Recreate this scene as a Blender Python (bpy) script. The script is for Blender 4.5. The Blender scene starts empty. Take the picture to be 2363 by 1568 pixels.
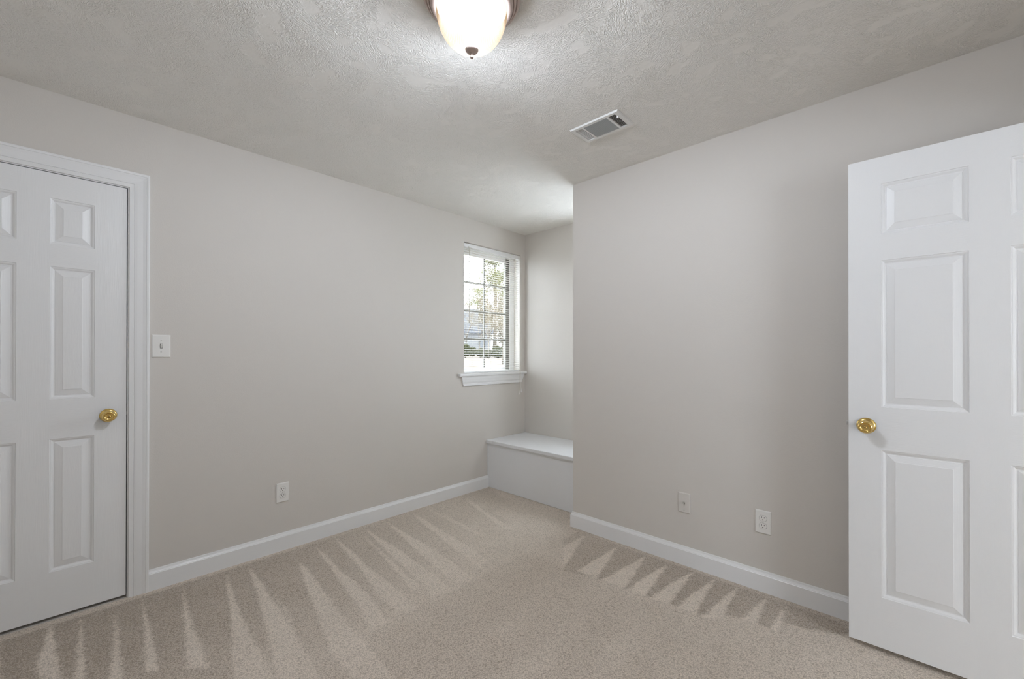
import bpy, bmesh, math, random
import numpy as np
from mathutils import Vector, Matrix

# ------------------------------------------------------------------ camera, world, light, exposure
SC = bpy.context.scene
COL = SC.collection
W_PX, H_PX, F_PX = 2363, 1568, 980.54
YAW, PITCH, ROLL, EYE = 0.7617966, 0.0030362, 0.0007321, 1.228035
H = 2.44                                    # ceiling height
XL, YR, YB, XC = -2.88725, 2.49869, 3.21727, -1.77991   # left wall, right wall, alcove back, alcove corner
XR = -0.95                                  # far end of the alcove behind the right wall
XE, YN = 0.60, -0.62                        # entry wall (right, unseen), rear wall (behind the camera)

_fw = Vector((-math.sin(YAW), math.cos(YAW), 0)); _rt = Vector((math.cos(YAW), math.sin(YAW), 0)); _up = Vector((0, 0, 1))
FW = _fw*math.cos(PITCH) + _up*math.sin(PITCH)
UP0 = _up*math.cos(PITCH) - _fw*math.sin(PITCH)
RT = _rt*math.cos(ROLL) + UP0*math.sin(ROLL)
UP = UP0*math.cos(ROLL) - _rt*math.sin(ROLL)
cd = bpy.data.cameras.new('camera'); cam = bpy.data.objects.new('camera', cd); COL.objects.link(cam)
cd.sensor_fit = 'HORIZONTAL'; cd.sensor_width = 36.0
cd.lens = F_PX/W_PX*36.0
cd.shift_y = 31.4347/W_PX
cd.clip_start = 0.02; cd.clip_end = 500
M = Matrix((RT, UP, -FW)).transposed().to_4x4(); M.translation = Vector((0, 0, EYE))
cam.matrix_world = M
SC.camera = cam

world = bpy.data.worlds.new('overcast_sky'); SC.world = world; world.use_nodes = True
wn = world.node_tree.nodes; wl = world.node_tree.links
bg = wn['Background']
bg.inputs['Color'].default_value = (0.905, 0.985, 1.09, 1)
SKY = 11.0
bg.inputs['Strength'].default_value = SKY

BULB = 1400.0          # radiance of the two bulbs in the ceiling light

SC.view_settings.view_transform = 'Standard'
SC.view_settings.look = 'None'
SC.view_settings.exposure = 0.0
SC.view_settings.gamma = 1.0
SC.view_settings.use_curve_mapping = False
SC.cycles.use_denoising = True
SC.cycles.max_bounces = 16; SC.cycles.diffuse_bounces = 8; SC.cycles.glossy_bounces = 4
SC.cycles.transmission_bounces = 8; SC.cycles.transparent_max_bounces = 24
SC.cycles.sample_clamp_indirect = 20.0
SC.cycles.caustics_reflective = False; SC.cycles.caustics_refractive = False

# ------------------------------------------------------------------ helpers
class MB:
    """collects shapes into one mesh"""
    def __init__(s): s.v = []; s.f = []; s.m = []; s.sm = []
    def add(s, vs, fs, mat=0, smooth=False):
        k = len(s.v); s.v += [tuple(v) for v in vs]
        for f in fs: s.f.append([k+i for i in f]); s.m.append(mat); s.sm.append(smooth)
    def quad(s, a, b, c, d, mat=0): s.add([a, b, c, d], [(0, 1, 2, 3)], mat)
    def box(s, x0, x1, y0, y1, z0, z1, mat=0):
        vs = [(x, y, z) for z in (z0, z1) for y in (y0, y1) for x in (x0, x1)]
        s.add(vs, [(0, 2, 3, 1), (4, 5, 7, 6), (0, 1, 5, 4), (2, 6, 7, 3), (0, 4, 6, 2), (1, 3, 7, 5)], mat)
    def bbox(s, x0, x1, y0, y1, z0, z1, b=0.001, mat=0):
        """box with bevelled edges"""
        bm = bmesh.new(); bmesh.ops.create_cube(bm, size=1)
        for v in bm.verts:
            v.co = Vector(((x0+x1)/2+v.co.x*(x1-x0), (y0+y1)/2+v.co.y*(y1-y0), (z0+z1)/2+v.co.z*(z1-z0)))
        bmesh.ops.bevel(bm, geom=bm.edges[:], offset=b, segments=2, profile=0.5, affect='EDGES')
        bm.verts.index_update()
        s.add([v.co[:] for v in bm.verts], [[v.index for v in f.verts] for f in bm.faces], mat)
        bm.free()
    def lathe(s, prof, seg=48, mat=0, smooth=True, T=None, cap0=True, cap1=True):
        """prof: list of (radius, z) round the z axis, T maps a point"""
        T = T or (lambda p: p)
        vs = []; fs = []
        for r, z in prof:
            for i in range(seg):
                a = 2*math.pi*i/seg; vs.append(T((r*math.cos(a), r*math.sin(a), z)))
        n = len(prof)
        for j in range(n-1):
            for i in range(seg):
                k = (i+1) % seg; fs.append((j*seg+i, j*seg+k, (j+1)*seg+k, (j+1)*seg+i))
        s.add(vs, fs, mat, smooth)
        if cap0 and prof[0][0] > 1e-6: s.add([vs[i] for i in range(seg)], [tuple(range(seg-1, -1, -1))], mat)
        if cap1 and prof[-1][0] > 1e-6: s.add([vs[(n-1)*seg+i] for i in range(seg)], [tuple(range(seg))], mat)
    def tube(s, pts, r, seg=8, mat=0, r1=None):
        pts = [Vector(p) for p in pts]; n = len(pts); vs = []; fs = []
        for j, p in enumerate(pts):
            d = (pts[min(j+1, n-1)]-pts[max(j-1, 0)]).normalized()
            a = d.cross(Vector((0, 0, 1)));
            if a.length < 1e-3: a = d.cross(Vector((1, 0, 0)))
            a.normalize(); b = d.cross(a)
            rr = r if r1 is None else r+(r1-r)*j/(n-1)
            for i in range(seg):
                t = 2*math.pi*i/seg; vs.append(p+a*rr*math.cos(t)+b*rr*math.sin(t))
        for j in range(n-1):
            for i in range(seg):
                k = (i+1) % seg; fs.append((j*seg+i, j*seg+k, (j+1)*seg+k, (j+1)*seg+i))
        s.add(vs, fs, mat, True)
        s.add([vs[i] for i in range(seg)], [tuple(range(seg))], mat); s.add(vs[-seg:], [tuple(range(seg-1, -1, -1))], mat)
    def sweep(s, prof, path, frames, mat=0, caps=True):
        """prof: (u, v) points; path: points; frames: (U, V) per path point"""
        n = len(prof); vs = []; fs = []
        for p, (U, V) in zip(path, frames):
            for u, v in prof: vs.append(Vector(p)+Vector(U)*u+Vector(V)*v)
        for j in range(len(path)-1):
            for i in range(n-1): fs.append((j*n+i, j*n+i+1, (j+1)*n+i+1, (j+1)*n+i))
        s.add(vs, fs, mat)
        if caps:
            s.add(vs[:n], [tuple(range(n-1, -1, -1))], mat); s.add(vs[-n:], [tuple(range(n))], mat)
    def build(s, name, mats, parent=None, loc=None, fixn=True):
        me = bpy.data.meshes.new(name); me.from_pydata(s.v, [], s.f)
        for m in (mats if isinstance(mats, (list, tuple)) else [mats]): me.materials.append(m)
        me.polygons.foreach_set('material_index', s.m); me.polygons.foreach_set('use_smooth', s.sm)
        if fixn:
            bm = bmesh.new(); bm.from_mesh(me)
            bmesh.ops.remove_doubles(bm, verts=bm.verts, dist=1e-6)
            bmesh.ops.recalc_face_normals(bm, faces=bm.faces); bm.to_mesh(me); bm.free()
        o = bpy.data.objects.new(name, me); COL.objects.link(o)
        if parent is not None: o.parent = parent; o.matrix_parent_inverse = parent.matrix_world.inverted() if False else Matrix()
        if loc is not None: o.location = loc
        return o

def tag(o, label=None, cat=None, group=None, kind=None):
    if label: o['label'] = label
    if cat: o['category'] = cat
    if group: o['group'] = group
    if kind: o['kind'] = kind
    return o
def empty(name, loc, rz=0.0):
    o = bpy.data.objects.new(name, None); COL.objects.link(o); o.location = loc; o.rotation_euler = (0, 0, rz)
    o.empty_display_size = 0.05
    return o

# ------------------------------------------------------------------ materials
class NT:
    def __init__(s, name):
        s.m = bpy.data.materials.new(name); s.m.use_nodes = True; s.t = s.m.node_tree
        s.b = s.t.nodes['Principled BSDF']
    def n(s, kind, **kw):
        x = s.t.nodes.new('ShaderNode'+kind)
        for k, v in kw.items():
            if k.startswith('i_'):
                key = k[2:]; x.inputs[int(key) if key.isdigit() else key.replace('_', ' ')].default_value = v
            else: setattr(x, k, v)
        return x
    def l(s, a, b): s.t.links.new(a, b)
    def math(s, op, a, b=None, c=None):
        x = s.n('Math', operation=op)
        for i, q in enumerate((a, b, c)):
            if q is None: continue
            if isinstance(q, (int, float)): x.inputs[i].default_value = q
            else: s.l(q, x.inputs[i])
        return x.outputs[0]
    def set(s, color, rough, spec=0.5, metal=0.0):
        s.b.inputs['Base Color'].default_value = (*color, 1); s.b.inputs['Roughness'].default_value = rough
        s.b.inputs['Specular IOR Level'].default_value = spec; s.b.inputs['Metallic'].default_value = metal
    def bump(s, h, strength=0.3, dist=0.001):
        x = s.n('Bump', i_Strength=strength, i_Distance=dist); s.l(h, x.inputs['Height']); s.l(x.outputs[0], s.b.inputs['Normal'])
        return x
    def coords(s, scale=(1, 1, 1), rot=(0, 0, 0)):
        g = s.n('NewGeometry'); mp = s.n('Mapping'); mp.inputs['Scale'].default_value = scale; mp.inputs['Rotation'].default_value = rot
        s.l(g.outputs['Position'], mp.inputs[0]); return mp.outputs[0]

def plain(name, color, rough=0.5, spec=0.4, metal=0.0, noise=None):
    t = NT(name); t.set(color, rough, spec, metal)
    if noise:
        x = t.n('TexNoise', i_Scale=noise[0], i_Detail=3.0); t.l(t.coords(), x.inputs['Vector']); t.bump(x.outputs[0], noise[1], noise[2])
    return t.m

WHITE = (0.80, 0.80, 0.80)
def m_wall():
    t = NT('greige_wall_paint'); t.set((0.645, 0.612, 0.572), 0.62, 0.25)
    co = t.coords()
    a = t.n('TexNoise', i_Scale=170.0, i_Detail=3.0, i_Roughness=0.6); t.l(co, a.inputs['Vector'])
    b = t.n('TexNoise', i_Scale=14.0, i_Detail=2.0); t.l(co, b.inputs['Vector'])
    t.bump(t.math('ADD', a.outputs[0], t.math('MULTIPLY', b.outputs[0], 0.8)), 0.32, 0.0012)
    return t.m
def m_ceiling():
    """slap-brush ceiling: fans of short plaster ridges, each patch turned its own way, with smooth trowelled spots"""
    t = NT('brushed_texture_ceiling'); t.set((0.81, 0.79, 0.752), 0.72, 0.2)
    co = t.coords()
    wob = t.n('TexNoise', i_Scale=9.0, i_Detail=2.0); t.l(co, wob.inputs['Vector'])
    wv = t.n('VectorMath', operation='MULTIPLY_ADD'); t.l(wob.outputs['Color'], wv.inputs[0]); wv.inputs[1].default_value = (0.05, 0.05, 0); t.l(co, wv.inputs[2])
    hs = []
    for k, (vs, sx, sy, off) in enumerate(((6.5, 32.0, 100.0, 0.0), (9.5, 46.0, 125.0, 7.3))):
        sh = t.n('VectorMath', operation='ADD'); t.l(wv.outputs[0], sh.inputs[0]); sh.inputs[1].default_value = (off, off*0.7, 0)
        vo = t.n('TexVoronoi', voronoi_dimensions='2D', i_Scale=vs); t.l(sh.outputs[0], vo.inputs['Vector'])
        sep = t.n('SeparateColor'); t.l(vo.outputs['Color'], sep.inputs[0])
        ang = t.math('MULTIPLY', sep.outputs[0], 6.2832)
        ro = t.n('VectorRotate', rotation_type='Z_AXIS'); t.l(sh.outputs[0], ro.inputs['Vector']); t.l(ang, ro.inputs['Angle'])
        sc = t.n('VectorMath', operation='MULTIPLY'); t.l(ro.outputs[0], sc.inputs[0]); sc.inputs[1].default_value = (sx, sy, 1)
        no = t.n('TexNoise', noise_dimensions='2D', i_Scale=1.0, i_Detail=1.0, i_Roughness=0.5, i_Distortion=0.25); t.l(sc.outputs[0], no.inputs['Vector'])
        rid = t.math('SUBTRACT', 1.0, t.math('MULTIPLY', t.math('ABSOLUTE', t.math('SUBTRACT', no.outputs[0], 0.5)), 5.0))
        rid = t.math('MAXIMUM', rid, 0.0)
        hs.append(t.math('POWER', rid, 2.0))
    mk = t.n('TexNoise', i_Scale=11.0, i_Detail=2.0); t.l(co, mk.inputs['Vector'])
    mr = t.n('MapRange', interpolation_type='SMOOTHSTEP'); mr.inputs['From Min'].default_value = 0.33; mr.inputs['From Max'].default_value = 0.46; t.l(mk.outputs[0], mr.inputs[0])
    h = t.math('MULTIPLY', t.math('MAXIMUM', hs[0], hs[1]), mr.outputs[0])
    fine = t.n('TexNoise', i_Scale=90.0, i_Detail=2.0); t.l(co, fine.inputs['Vector'])
    h = t.math('ADD', h, t.math('MULTIPLY', fine.outputs[0], 0.25))
    t.bump(h, 0.75, 0.0021)
    return t.m
def m_carpet():
    t = NT('beige_carpet'); t.set((0.5, 0.43, 0.36), 0.95, 0.05)
    t.b.inputs['Sheen Weight'].default_value = 0.15; t.b.inputs['Sheen Roughness'].default_value = 0.6
    co = t.coords()
    tuft = t.n('TexVoronoi', i_Scale=200.0, i_Randomness=1.0); t.l(co, tuft.inputs['Vector'])
    fib = t.n('TexNoise', i_Scale=420.0, i_Detail=2.0, i_Roughness=0.7); t.l(co, fib.inputs['Vector'])
    big = t.n('TexNoise', i_Scale=5.0, i_Detail=3.0); t.l(co, big.inputs['Vector'])
    med = t.n('TexNoise', i_Scale=60.0, i_Detail=2.0); t.l(co, med.inputs['Vector'])
    at = t.n('Attribute', attribute_name='nap_shade')
    # brushed pile: the tuft sides (darker yarn) or the tuft tips (paler yarn) show, plus light falloff painted into the value
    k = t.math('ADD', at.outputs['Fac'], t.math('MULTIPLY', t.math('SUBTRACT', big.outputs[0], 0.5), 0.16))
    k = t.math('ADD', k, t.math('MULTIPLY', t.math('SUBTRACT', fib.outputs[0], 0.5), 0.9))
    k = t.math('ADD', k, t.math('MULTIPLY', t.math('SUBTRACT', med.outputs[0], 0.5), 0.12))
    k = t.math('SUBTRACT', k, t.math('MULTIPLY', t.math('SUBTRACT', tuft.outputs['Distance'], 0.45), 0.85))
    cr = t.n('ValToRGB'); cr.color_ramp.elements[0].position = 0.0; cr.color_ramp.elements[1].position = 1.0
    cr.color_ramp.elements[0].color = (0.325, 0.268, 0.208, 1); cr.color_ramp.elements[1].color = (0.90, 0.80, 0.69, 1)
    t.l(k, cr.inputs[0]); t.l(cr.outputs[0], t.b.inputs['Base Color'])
    h = t.math('ADD', t.math('MULTIPLY', tuft.outputs['Distance'], -0.8), t.math('MULTIPLY', fib.outputs[0], 0.8))
    t.bump(h, 0.7, 0.004)
    return t.m
def m_grain(name, axis):
    """white moulded door skin with pressed wood grain running along an axis: 'z', 'h' (level) or 'c' (cathedral)"""
    t = NT(name); t.set(WHITE, 0.36, 0.45)
    sc = {'z': (520, 520, 10), 'h': (10, 10, 520), 'c': (150, 150, 8)}[axis]
    tc = t.n('TexCoord'); mp = t.n('Mapping'); mp.inputs['Scale'].default_value = sc
    src = tc.outputs['Object']
    if axis == 'c':
        wo = t.n('TexNoise', i_Scale=3.0, i_Detail=1.0); t.l(src, wo.inputs['Vector'])
        va = t.n('VectorMath', operation='MULTIPLY_ADD'); t.l(wo.outputs['Color'], va.inputs[0]); va.inputs[1].default_value = (0.10, 0.10, 0.1); t.l(src, va.inputs[2]); src = va.outputs[0]
    t.l(src, mp.inputs[0])
    a = t.n('TexNoise', i_Scale=1.0, i_Detail=2.0, i_Roughness=0.6); t.l(mp.outputs[0], a.inputs['Vector'])
    t.bump(a.outputs[0], 0.42, 0.0009)
    return t.m
MW = m_wall(); MC = m_ceiling(); MF = m_carpet()
MG = [m_grain('white_door_grain_upright', 'z'), m_grain('white_door_grain_level', 'h'), m_grain('white_door_grain_panel', 'c')]
MT = plain('white_trim_gloss', WHITE, 0.30, 0.45, noise=(35, 0.05, 0.001))
MBENCH = plain('white_bench_paint', (0.79, 0.80, 0.815), 0.38, 0.4, noise=(45, 0.06, 0.001))
MPL = plain('white_plastic', (0.80, 0.785, 0.755), 0.32, 0.5)
MPW = plain('greige_painted_plate', (0.665, 0.634, 0.592), 0.42, 0.4)
MDK = plain('dark_slot', (0.012, 0.011, 0.010), 0.7, 0.2)
MBRASS = plain('polished_brass', (0.80, 0.57, 0.20), 0.16, 0.5, 1.0)
MSTEEL = plain('satin_steel', (0.62, 0.62, 0.62), 0.3, 0.5, 1.0)
MPAN = plain('pewter_bronze_pan', (0.52, 0.42, 0.385), 0.42, 0.5, 0.35, noise=(220, 0.05, 0.0006))
MVENT = plain('white_vent_enamel', (0.76, 0.755, 0.74), 0.4, 0.4)
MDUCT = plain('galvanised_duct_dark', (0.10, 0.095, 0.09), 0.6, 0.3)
MSASH = plain('backlit_grey_sash', (0.20, 0.195, 0.175), 0.5, 0.4)  # grey paints in the backlit shade of stiles and muntins
MVINYL = plain('white_window_frame', (0.80, 0.80, 0.79), 0.4, 0.4)
def m_slat():
    t = NT('white_blind_slat'); t.set((0.72, 0.705, 0.67), 0.42, 0.4)
    tr = t.n('BsdfTranslucent'); tr.inputs[0].default_value = (0.85, 0.80, 0.68, 1)
    mx = t.n('MixShader'); mx.inputs[0].default_value = 0.08
    out = t.t.nodes['Material Output']; t.l(t.b.outputs[0], mx.inputs[1]); t.l(tr.outputs[0], mx.inputs[2]); t.l(mx.outputs[0], out.inputs[0])
    return t.m
MSLAT = m_slat()
MCORD = plain('cream_cord', (0.78, 0.74, 0.66), 0.7, 0.2)
def m_wand():
    t = NT('clear_tilt_wand'); t.set((0.80, 0.76, 0.68), 0.2, 0.5)
    tr = t.n('BsdfTransparent'); mx = t.n('MixShader'); mx.inputs[0].default_value = 0.35
    t.l(t.b.outputs[0], mx.inputs[1]); t.l(tr.outputs[0], mx.inputs[2]); t.l(mx.outputs[0], t.t.nodes['Material Output'].inputs[0]); return t.m
MWAND = m_wand()
def m_glass():
    t = NT('window_pane_glass'); t.t.nodes.remove(t.b)
    a = t.n('BsdfTransparent'); a.inputs[0].default_value = (0.97, 0.98, 0.975, 1)
    b = t.n('BsdfGlossy'); b.inputs['Roughness'].default_value = 0.02
    mx = t.n('MixShader'); mx.inputs[0].default_value = 0.03
    t.l(a.outputs[0], mx.inputs[1]); t.l(b.outputs[0], mx.inputs[2]); t.l(mx.outputs[0], t.t.nodes['Material Output'].inputs[0])
    return t.m
MGLASS = m_glass()

# ------------------------------------------------------------------ room shell
def wall_panel(name, axis, c0, c1, u0, u1, z0, z1, holes, mat):
    """wall between planes c0..c1 along an axis ('x': thickness in x, runs along y), with rectangular holes (u0,u1,z0,z1)"""
    us = sorted({u0, u1} | {h for q in holes for h in q[:2]}); zs = sorted({z0, z1} | {h for q in holes for h in q[2:]})
    solid = lambda i, j: 0 <= i < len(us)-1 and 0 <= j < len(zs)-1 and not any(q[0] <= (us[i]+us[i+1])/2 <= q[1] and q[2] <= (zs[j]+zs[j+1])/2 <= q[3] for q in holes)
    P = (lambda c, u, z: (c, u, z)) if axis == 'x' else (lambda c, u, z: (u, c, z))
    b = MB()
    for i in range(len(us)-1):
        for j in range(len(zs)-1):
            if not solid(i, j): continue
            a, d, e, f = us[i], us[i+1], zs[j], zs[j+1]
            for c in (c0, c1): b.quad(P(c, a, e), P(c, d, e), P(c, d, f), P(c, a, f))
            if not solid(i-1, j): b.quad(P(c0, a, e), P(c1, a, e), P(c1, a, f), P(c0, a, f))
            if not solid(i+1, j): b.quad(P(c0, d, e), P(c1, d, e), P(c1, d, f), P(c0, d, f))
            if not solid(i, j-1): b.quad(P(c0, a, e), P(c1, a, e), P(c1, d, e), P(c0, d, e))
            if not solid(i, j+1): b.quad(P(c0, a, f), P(c1, a, f), P(c1, d, f), P(c0, d, f))
    return b.build(name, mat)

WY0, WY1, WZ0, WZ1 = 2.413, 3.150, 1.050, 2.2235       # window opening
LD0, LD1, LDT = -0.4205, 0.2125, 2.0680                # left door opening (between jamb faces)
RD0, RD1, RDT = 1.515, 2.335, 2.050                    # right doorway opening in the entry wall
T = 0.14
BX0, BX1 = -2.06, -1.46                                 # second alcove window, added for its daylight, hidden behind the right wall's corner
tag(wall_panel('wall_left', 'x', XL-T, XL, YN-T, YB+T, -0.02, H+0.1, [(WY0, WY1, WZ0, WZ1), (LD0-0.018, LD1+0.018, -0.02, LDT+0.018)], MW),
    'long greige wall with the panel door and the window', 'wall', kind='structure')
tag(wall_panel('wall_right', 'y', YR, 2.7000, XC, XE+T, -0.02, H+0.1, [], MW), 'greige wall behind the open white door', 'wall', kind='structure')
tag(wall_panel('wall_return', 'x', XR, XR+0.12, 2.70, YB, -0.02, H+0.1, [], MW), 'hidden end wall of the alcove behind the right wall', 'wall', kind='structure')
tag(wall_panel('wall_back', 'y', YB, YB+T, XL, XR+0.12, -0.02, H+0.1, [(BX0, BX1, WZ0, WZ1)], MW), 'narrow end wall of the window alcove behind the bench', 'wall', kind='structure')
tag(wall_panel('wall_rear', 'y', YN-T, YN, XL, XE+T, -0.02, H+0.1, [], MW), 'greige wall behind the camera', 'wall', kind='structure')
tag(wall_panel('wall_entry', 'x', XE, XE+T, YN, YR, -0.02, H+0.1, [(RD0-0.018, RD1+0.018, -0.02, RDT+0.018)], MW), 'greige wall with the open doorway to the hallway', 'wall', kind='structure')

# ceiling with a register hole
VX0, VX1, VY0, VY1 = -1.357, -1.069, 1.873, 2.047
b = MB()
xs = [XL-T, VX0+0.028, VX1-0.024, XE+T]; ys = [YN-T, VY0+0.022, VY1-0.022, YB+T]
for i in range(3):
    for j in range(3):
        if i == 1 and j == 1: continue
        b.quad((xs[i], ys[j], H), (xs[i+1], ys[j], H), (xs[i+1], ys[j+1], H), (xs[i], ys[j+1], H))
        b.quad((xs[i], ys[j], H+0.12), (xs[i+1], ys[j], H+0.12), (xs[i+1], ys[j+1], H+0.12), (xs[i], ys[j+1], H+0.12))
for (x, y), (x2, y2) in (((xs[1], ys[1]), (xs[2], ys[1])), ((xs[2], ys[1]), (xs[2], ys[2])), ((xs[2], ys[2]), (xs[1], ys[2])), ((xs[1], ys[2]), (xs[1], ys[1])),
                         ((xs[0], ys[0]), (xs[3], ys[0])), ((xs[3], ys[0]), (xs[3], ys[3])), ((xs[3], ys[3]), (xs[0], ys[3])), ((xs[0], ys[3]), (xs[0], ys[0]))):
    b.quad((x, y, H), (x2, y2, H), (x2, y2, H+0.12), (x, y, H+0.12))
tag(b.build('ceiling', MC), 'white ceiling with a brushed plaster texture', 'ceiling', kind='structure')

# carpet: flat floor whose pile was brushed by a vacuum cleaner in wedges (measured on the floor, metres)
VL=[[(-2.876,-0.045),(-2.667,-0.062),(-2.493,-0.081),(-2.379,-0.055),(-2.332,-0.009),(-2.511,-0.021),(-2.689,-0.032)],
 [(-2.818,0.049),(-2.516,0.033),(-2.298,0.023),(-2.266,0.053),(-2.494,0.054)],
 [(-2.819,0.166),(-2.455,0.141),(-2.202,0.114),(-2.162,0.152),(-2.437,0.158)],
 [(-2.831,0.267),(-2.46,0.24),(-2.163,0.213),(-2.122,0.253),(-2.439,0.26)],
 [(-2.814,0.424),(-2.508,0.384),(-2.236,0.35),(-2.065,0.328),(-2.001,0.389),(-2.189,0.395),(-2.488,0.403)],
 [(-2.824,0.624),(-2.493,0.564),(-2.218,0.513),(-1.863,0.438),(-1.749,0.547),(-2.096,0.561),(-2.39,0.577)],
 [(-2.81,0.729),(-2.466,0.68),(-2.172,0.629),(-1.935,0.588),(-1.741,0.555),(-1.622,0.669),(-1.894,0.689),(-2.094,0.703),(-2.283,0.713),(-2.56,0.727)],
 [(-2.462,0.741),(-2.205,0.721),(-2.079,0.717),(-2.086,0.726),(-2.243,0.734)],
 [(-2.635,0.945),(-2.323,0.874),(-1.987,0.806),(-1.738,0.753),(-1.534,0.753),(-1.422,0.86),(-1.683,0.878),(-1.898,0.891),(-2.248,0.926),(-2.547,0.958)],
 [(-2.802,1.101),(-2.574,1.068),(-2.333,1.032),(-2.165,1.013),(-1.979,0.985),(-1.778,0.933),(-1.744,1.016),(-1.935,1.056),(-2.169,1.079),(-2.348,1.076),(-2.59,1.098)],
 [(-2.846,1.246),(-2.537,1.195),(-2.296,1.165),(-2.074,1.117),(-1.928,1.094),(-1.783,1.086),(-1.76,1.179),(-1.923,1.194),(-2.116,1.201),(-2.259,1.201),(-2.503,1.228)],
 [(-2.813,1.408),(-2.544,1.361),(-2.291,1.317),(-2.045,1.27),(-1.89,1.242),(-1.897,1.303),(-2.06,1.312),(-2.289,1.341),(-2.555,1.376)],
 [(-2.829,1.454),(-2.596,1.416),(-2.327,1.373),(-2.109,1.343),(-1.94,1.316),(-1.774,1.288),(-1.764,1.396),(-1.951,1.417),(-2.174,1.429),(-2.425,1.449),(-2.62,1.448)],
 [(-2.833,1.628),(-2.581,1.572),(-2.363,1.533),(-2.132,1.491),(-1.947,1.459),(-1.789,1.442),(-1.763,1.539),(-1.942,1.565),(-2.149,1.59),(-2.369,1.606),(-2.599,1.613)],
 [(-2.808,1.845),(-2.583,1.784),(-2.395,1.749),(-2.183,1.706),(-1.971,1.668),(-1.811,1.629),(-1.851,1.738),(-2.033,1.774),(-2.228,1.796),(-2.453,1.814),(-2.664,1.84)],
 [(-2.891,1.997),(-2.615,1.958),(-2.414,1.946),(-2.146,1.93),(-2.149,1.956),(-2.438,1.989),(-2.621,1.987)],
 [(-2.792,2.348),(-2.567,2.267),(-2.36,2.201),(-2.123,2.13),(-2.027,2.161),(-2.236,2.216),(-2.365,2.233),(-2.603,2.313)]]
VR=[[(-1.636,2.43),(-1.633,2.328),(-1.643,2.201),(-1.48,1.982),(-1.5,2.047),(-1.558,2.221)],
 [(-1.393,2.445),(-1.394,2.214),(-1.398,2.0),(-1.273,2.015),(-1.333,2.228)],
 [(-1.196,2.442),(-1.223,2.228),(-1.244,2.014),(-1.115,2.024),(-1.154,2.234)],
 [(-1.058,2.427),(-1.087,2.239),(-1.097,2.025),(-1.001,2.034),(-1.026,2.205)],
 [(-0.916,2.461),(-0.956,2.255),(-0.979,2.029),(-0.884,2.055),(-0.9,2.238)],
 [(-0.799,2.458),(-0.833,2.252),(-0.851,2.046),(-0.761,2.057),(-0.786,2.264)],
 [(-0.685,2.452),(-0.714,2.27),(-0.729,2.051),(-0.66,2.107),(-0.674,2.278)],
 [(-0.552,2.456),(-0.576,2.297),(-0.593,2.161),(-0.532,2.186),(-0.542,2.316)],
 [(-0.467,2.442),(-0.478,2.294),(-0.483,2.173),(-0.439,2.177),(-0.455,2.316)]]
DR=[(-1.89,2.531),(-1.454,1.947),(-1.273,2.015),(-1.115,2.024),(-1.001,2.034),(-0.884,2.055),(-0.761,2.057),(-0.661,2.139),(-0.6,2.177),(-0.532,2.186),(-0.483,2.173),(-0.435,2.177),(-0.444,2.274),(-0.359,2.293),(-0.258,2.34),(-0.22,2.365),(-0.231,2.49),(-0.553,2.487),(-1.016,2.488),(-1.754,2.5)]
DL=[(-2.888,-0.196),(-2.499,-0.169),(-1.861,0.44),(-1.763,0.651),(-1.724,0.79),(-1.787,0.925),(-1.783,1.086),(-1.84,1.209),(-1.774,1.288),(-1.789,1.442),(-1.811,1.629),(-1.824,1.786),(-2.079,2.111),(-2.179,2.41),(-2.845,2.686),(-2.889,1.958),(-2.875,1.41),(-2.862,1.056),(-2.843,0.745),(-2.86,0.231),(-2.852,-0.022)]
def inside(poly, X, Y):
    r = np.zeros(X.shape, bool); n = len(poly)
    for i in range(n):
        x1, y1 = poly[i]; x2, y2 = poly[(i+1) % n]
        c = ((y1 > Y) != (y2 > Y)); r ^= c & (X < (x2-x1)*(Y-y1)/((y2-y1) if y2 != y1 else 1e-9)+x1)
    return r
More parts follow.
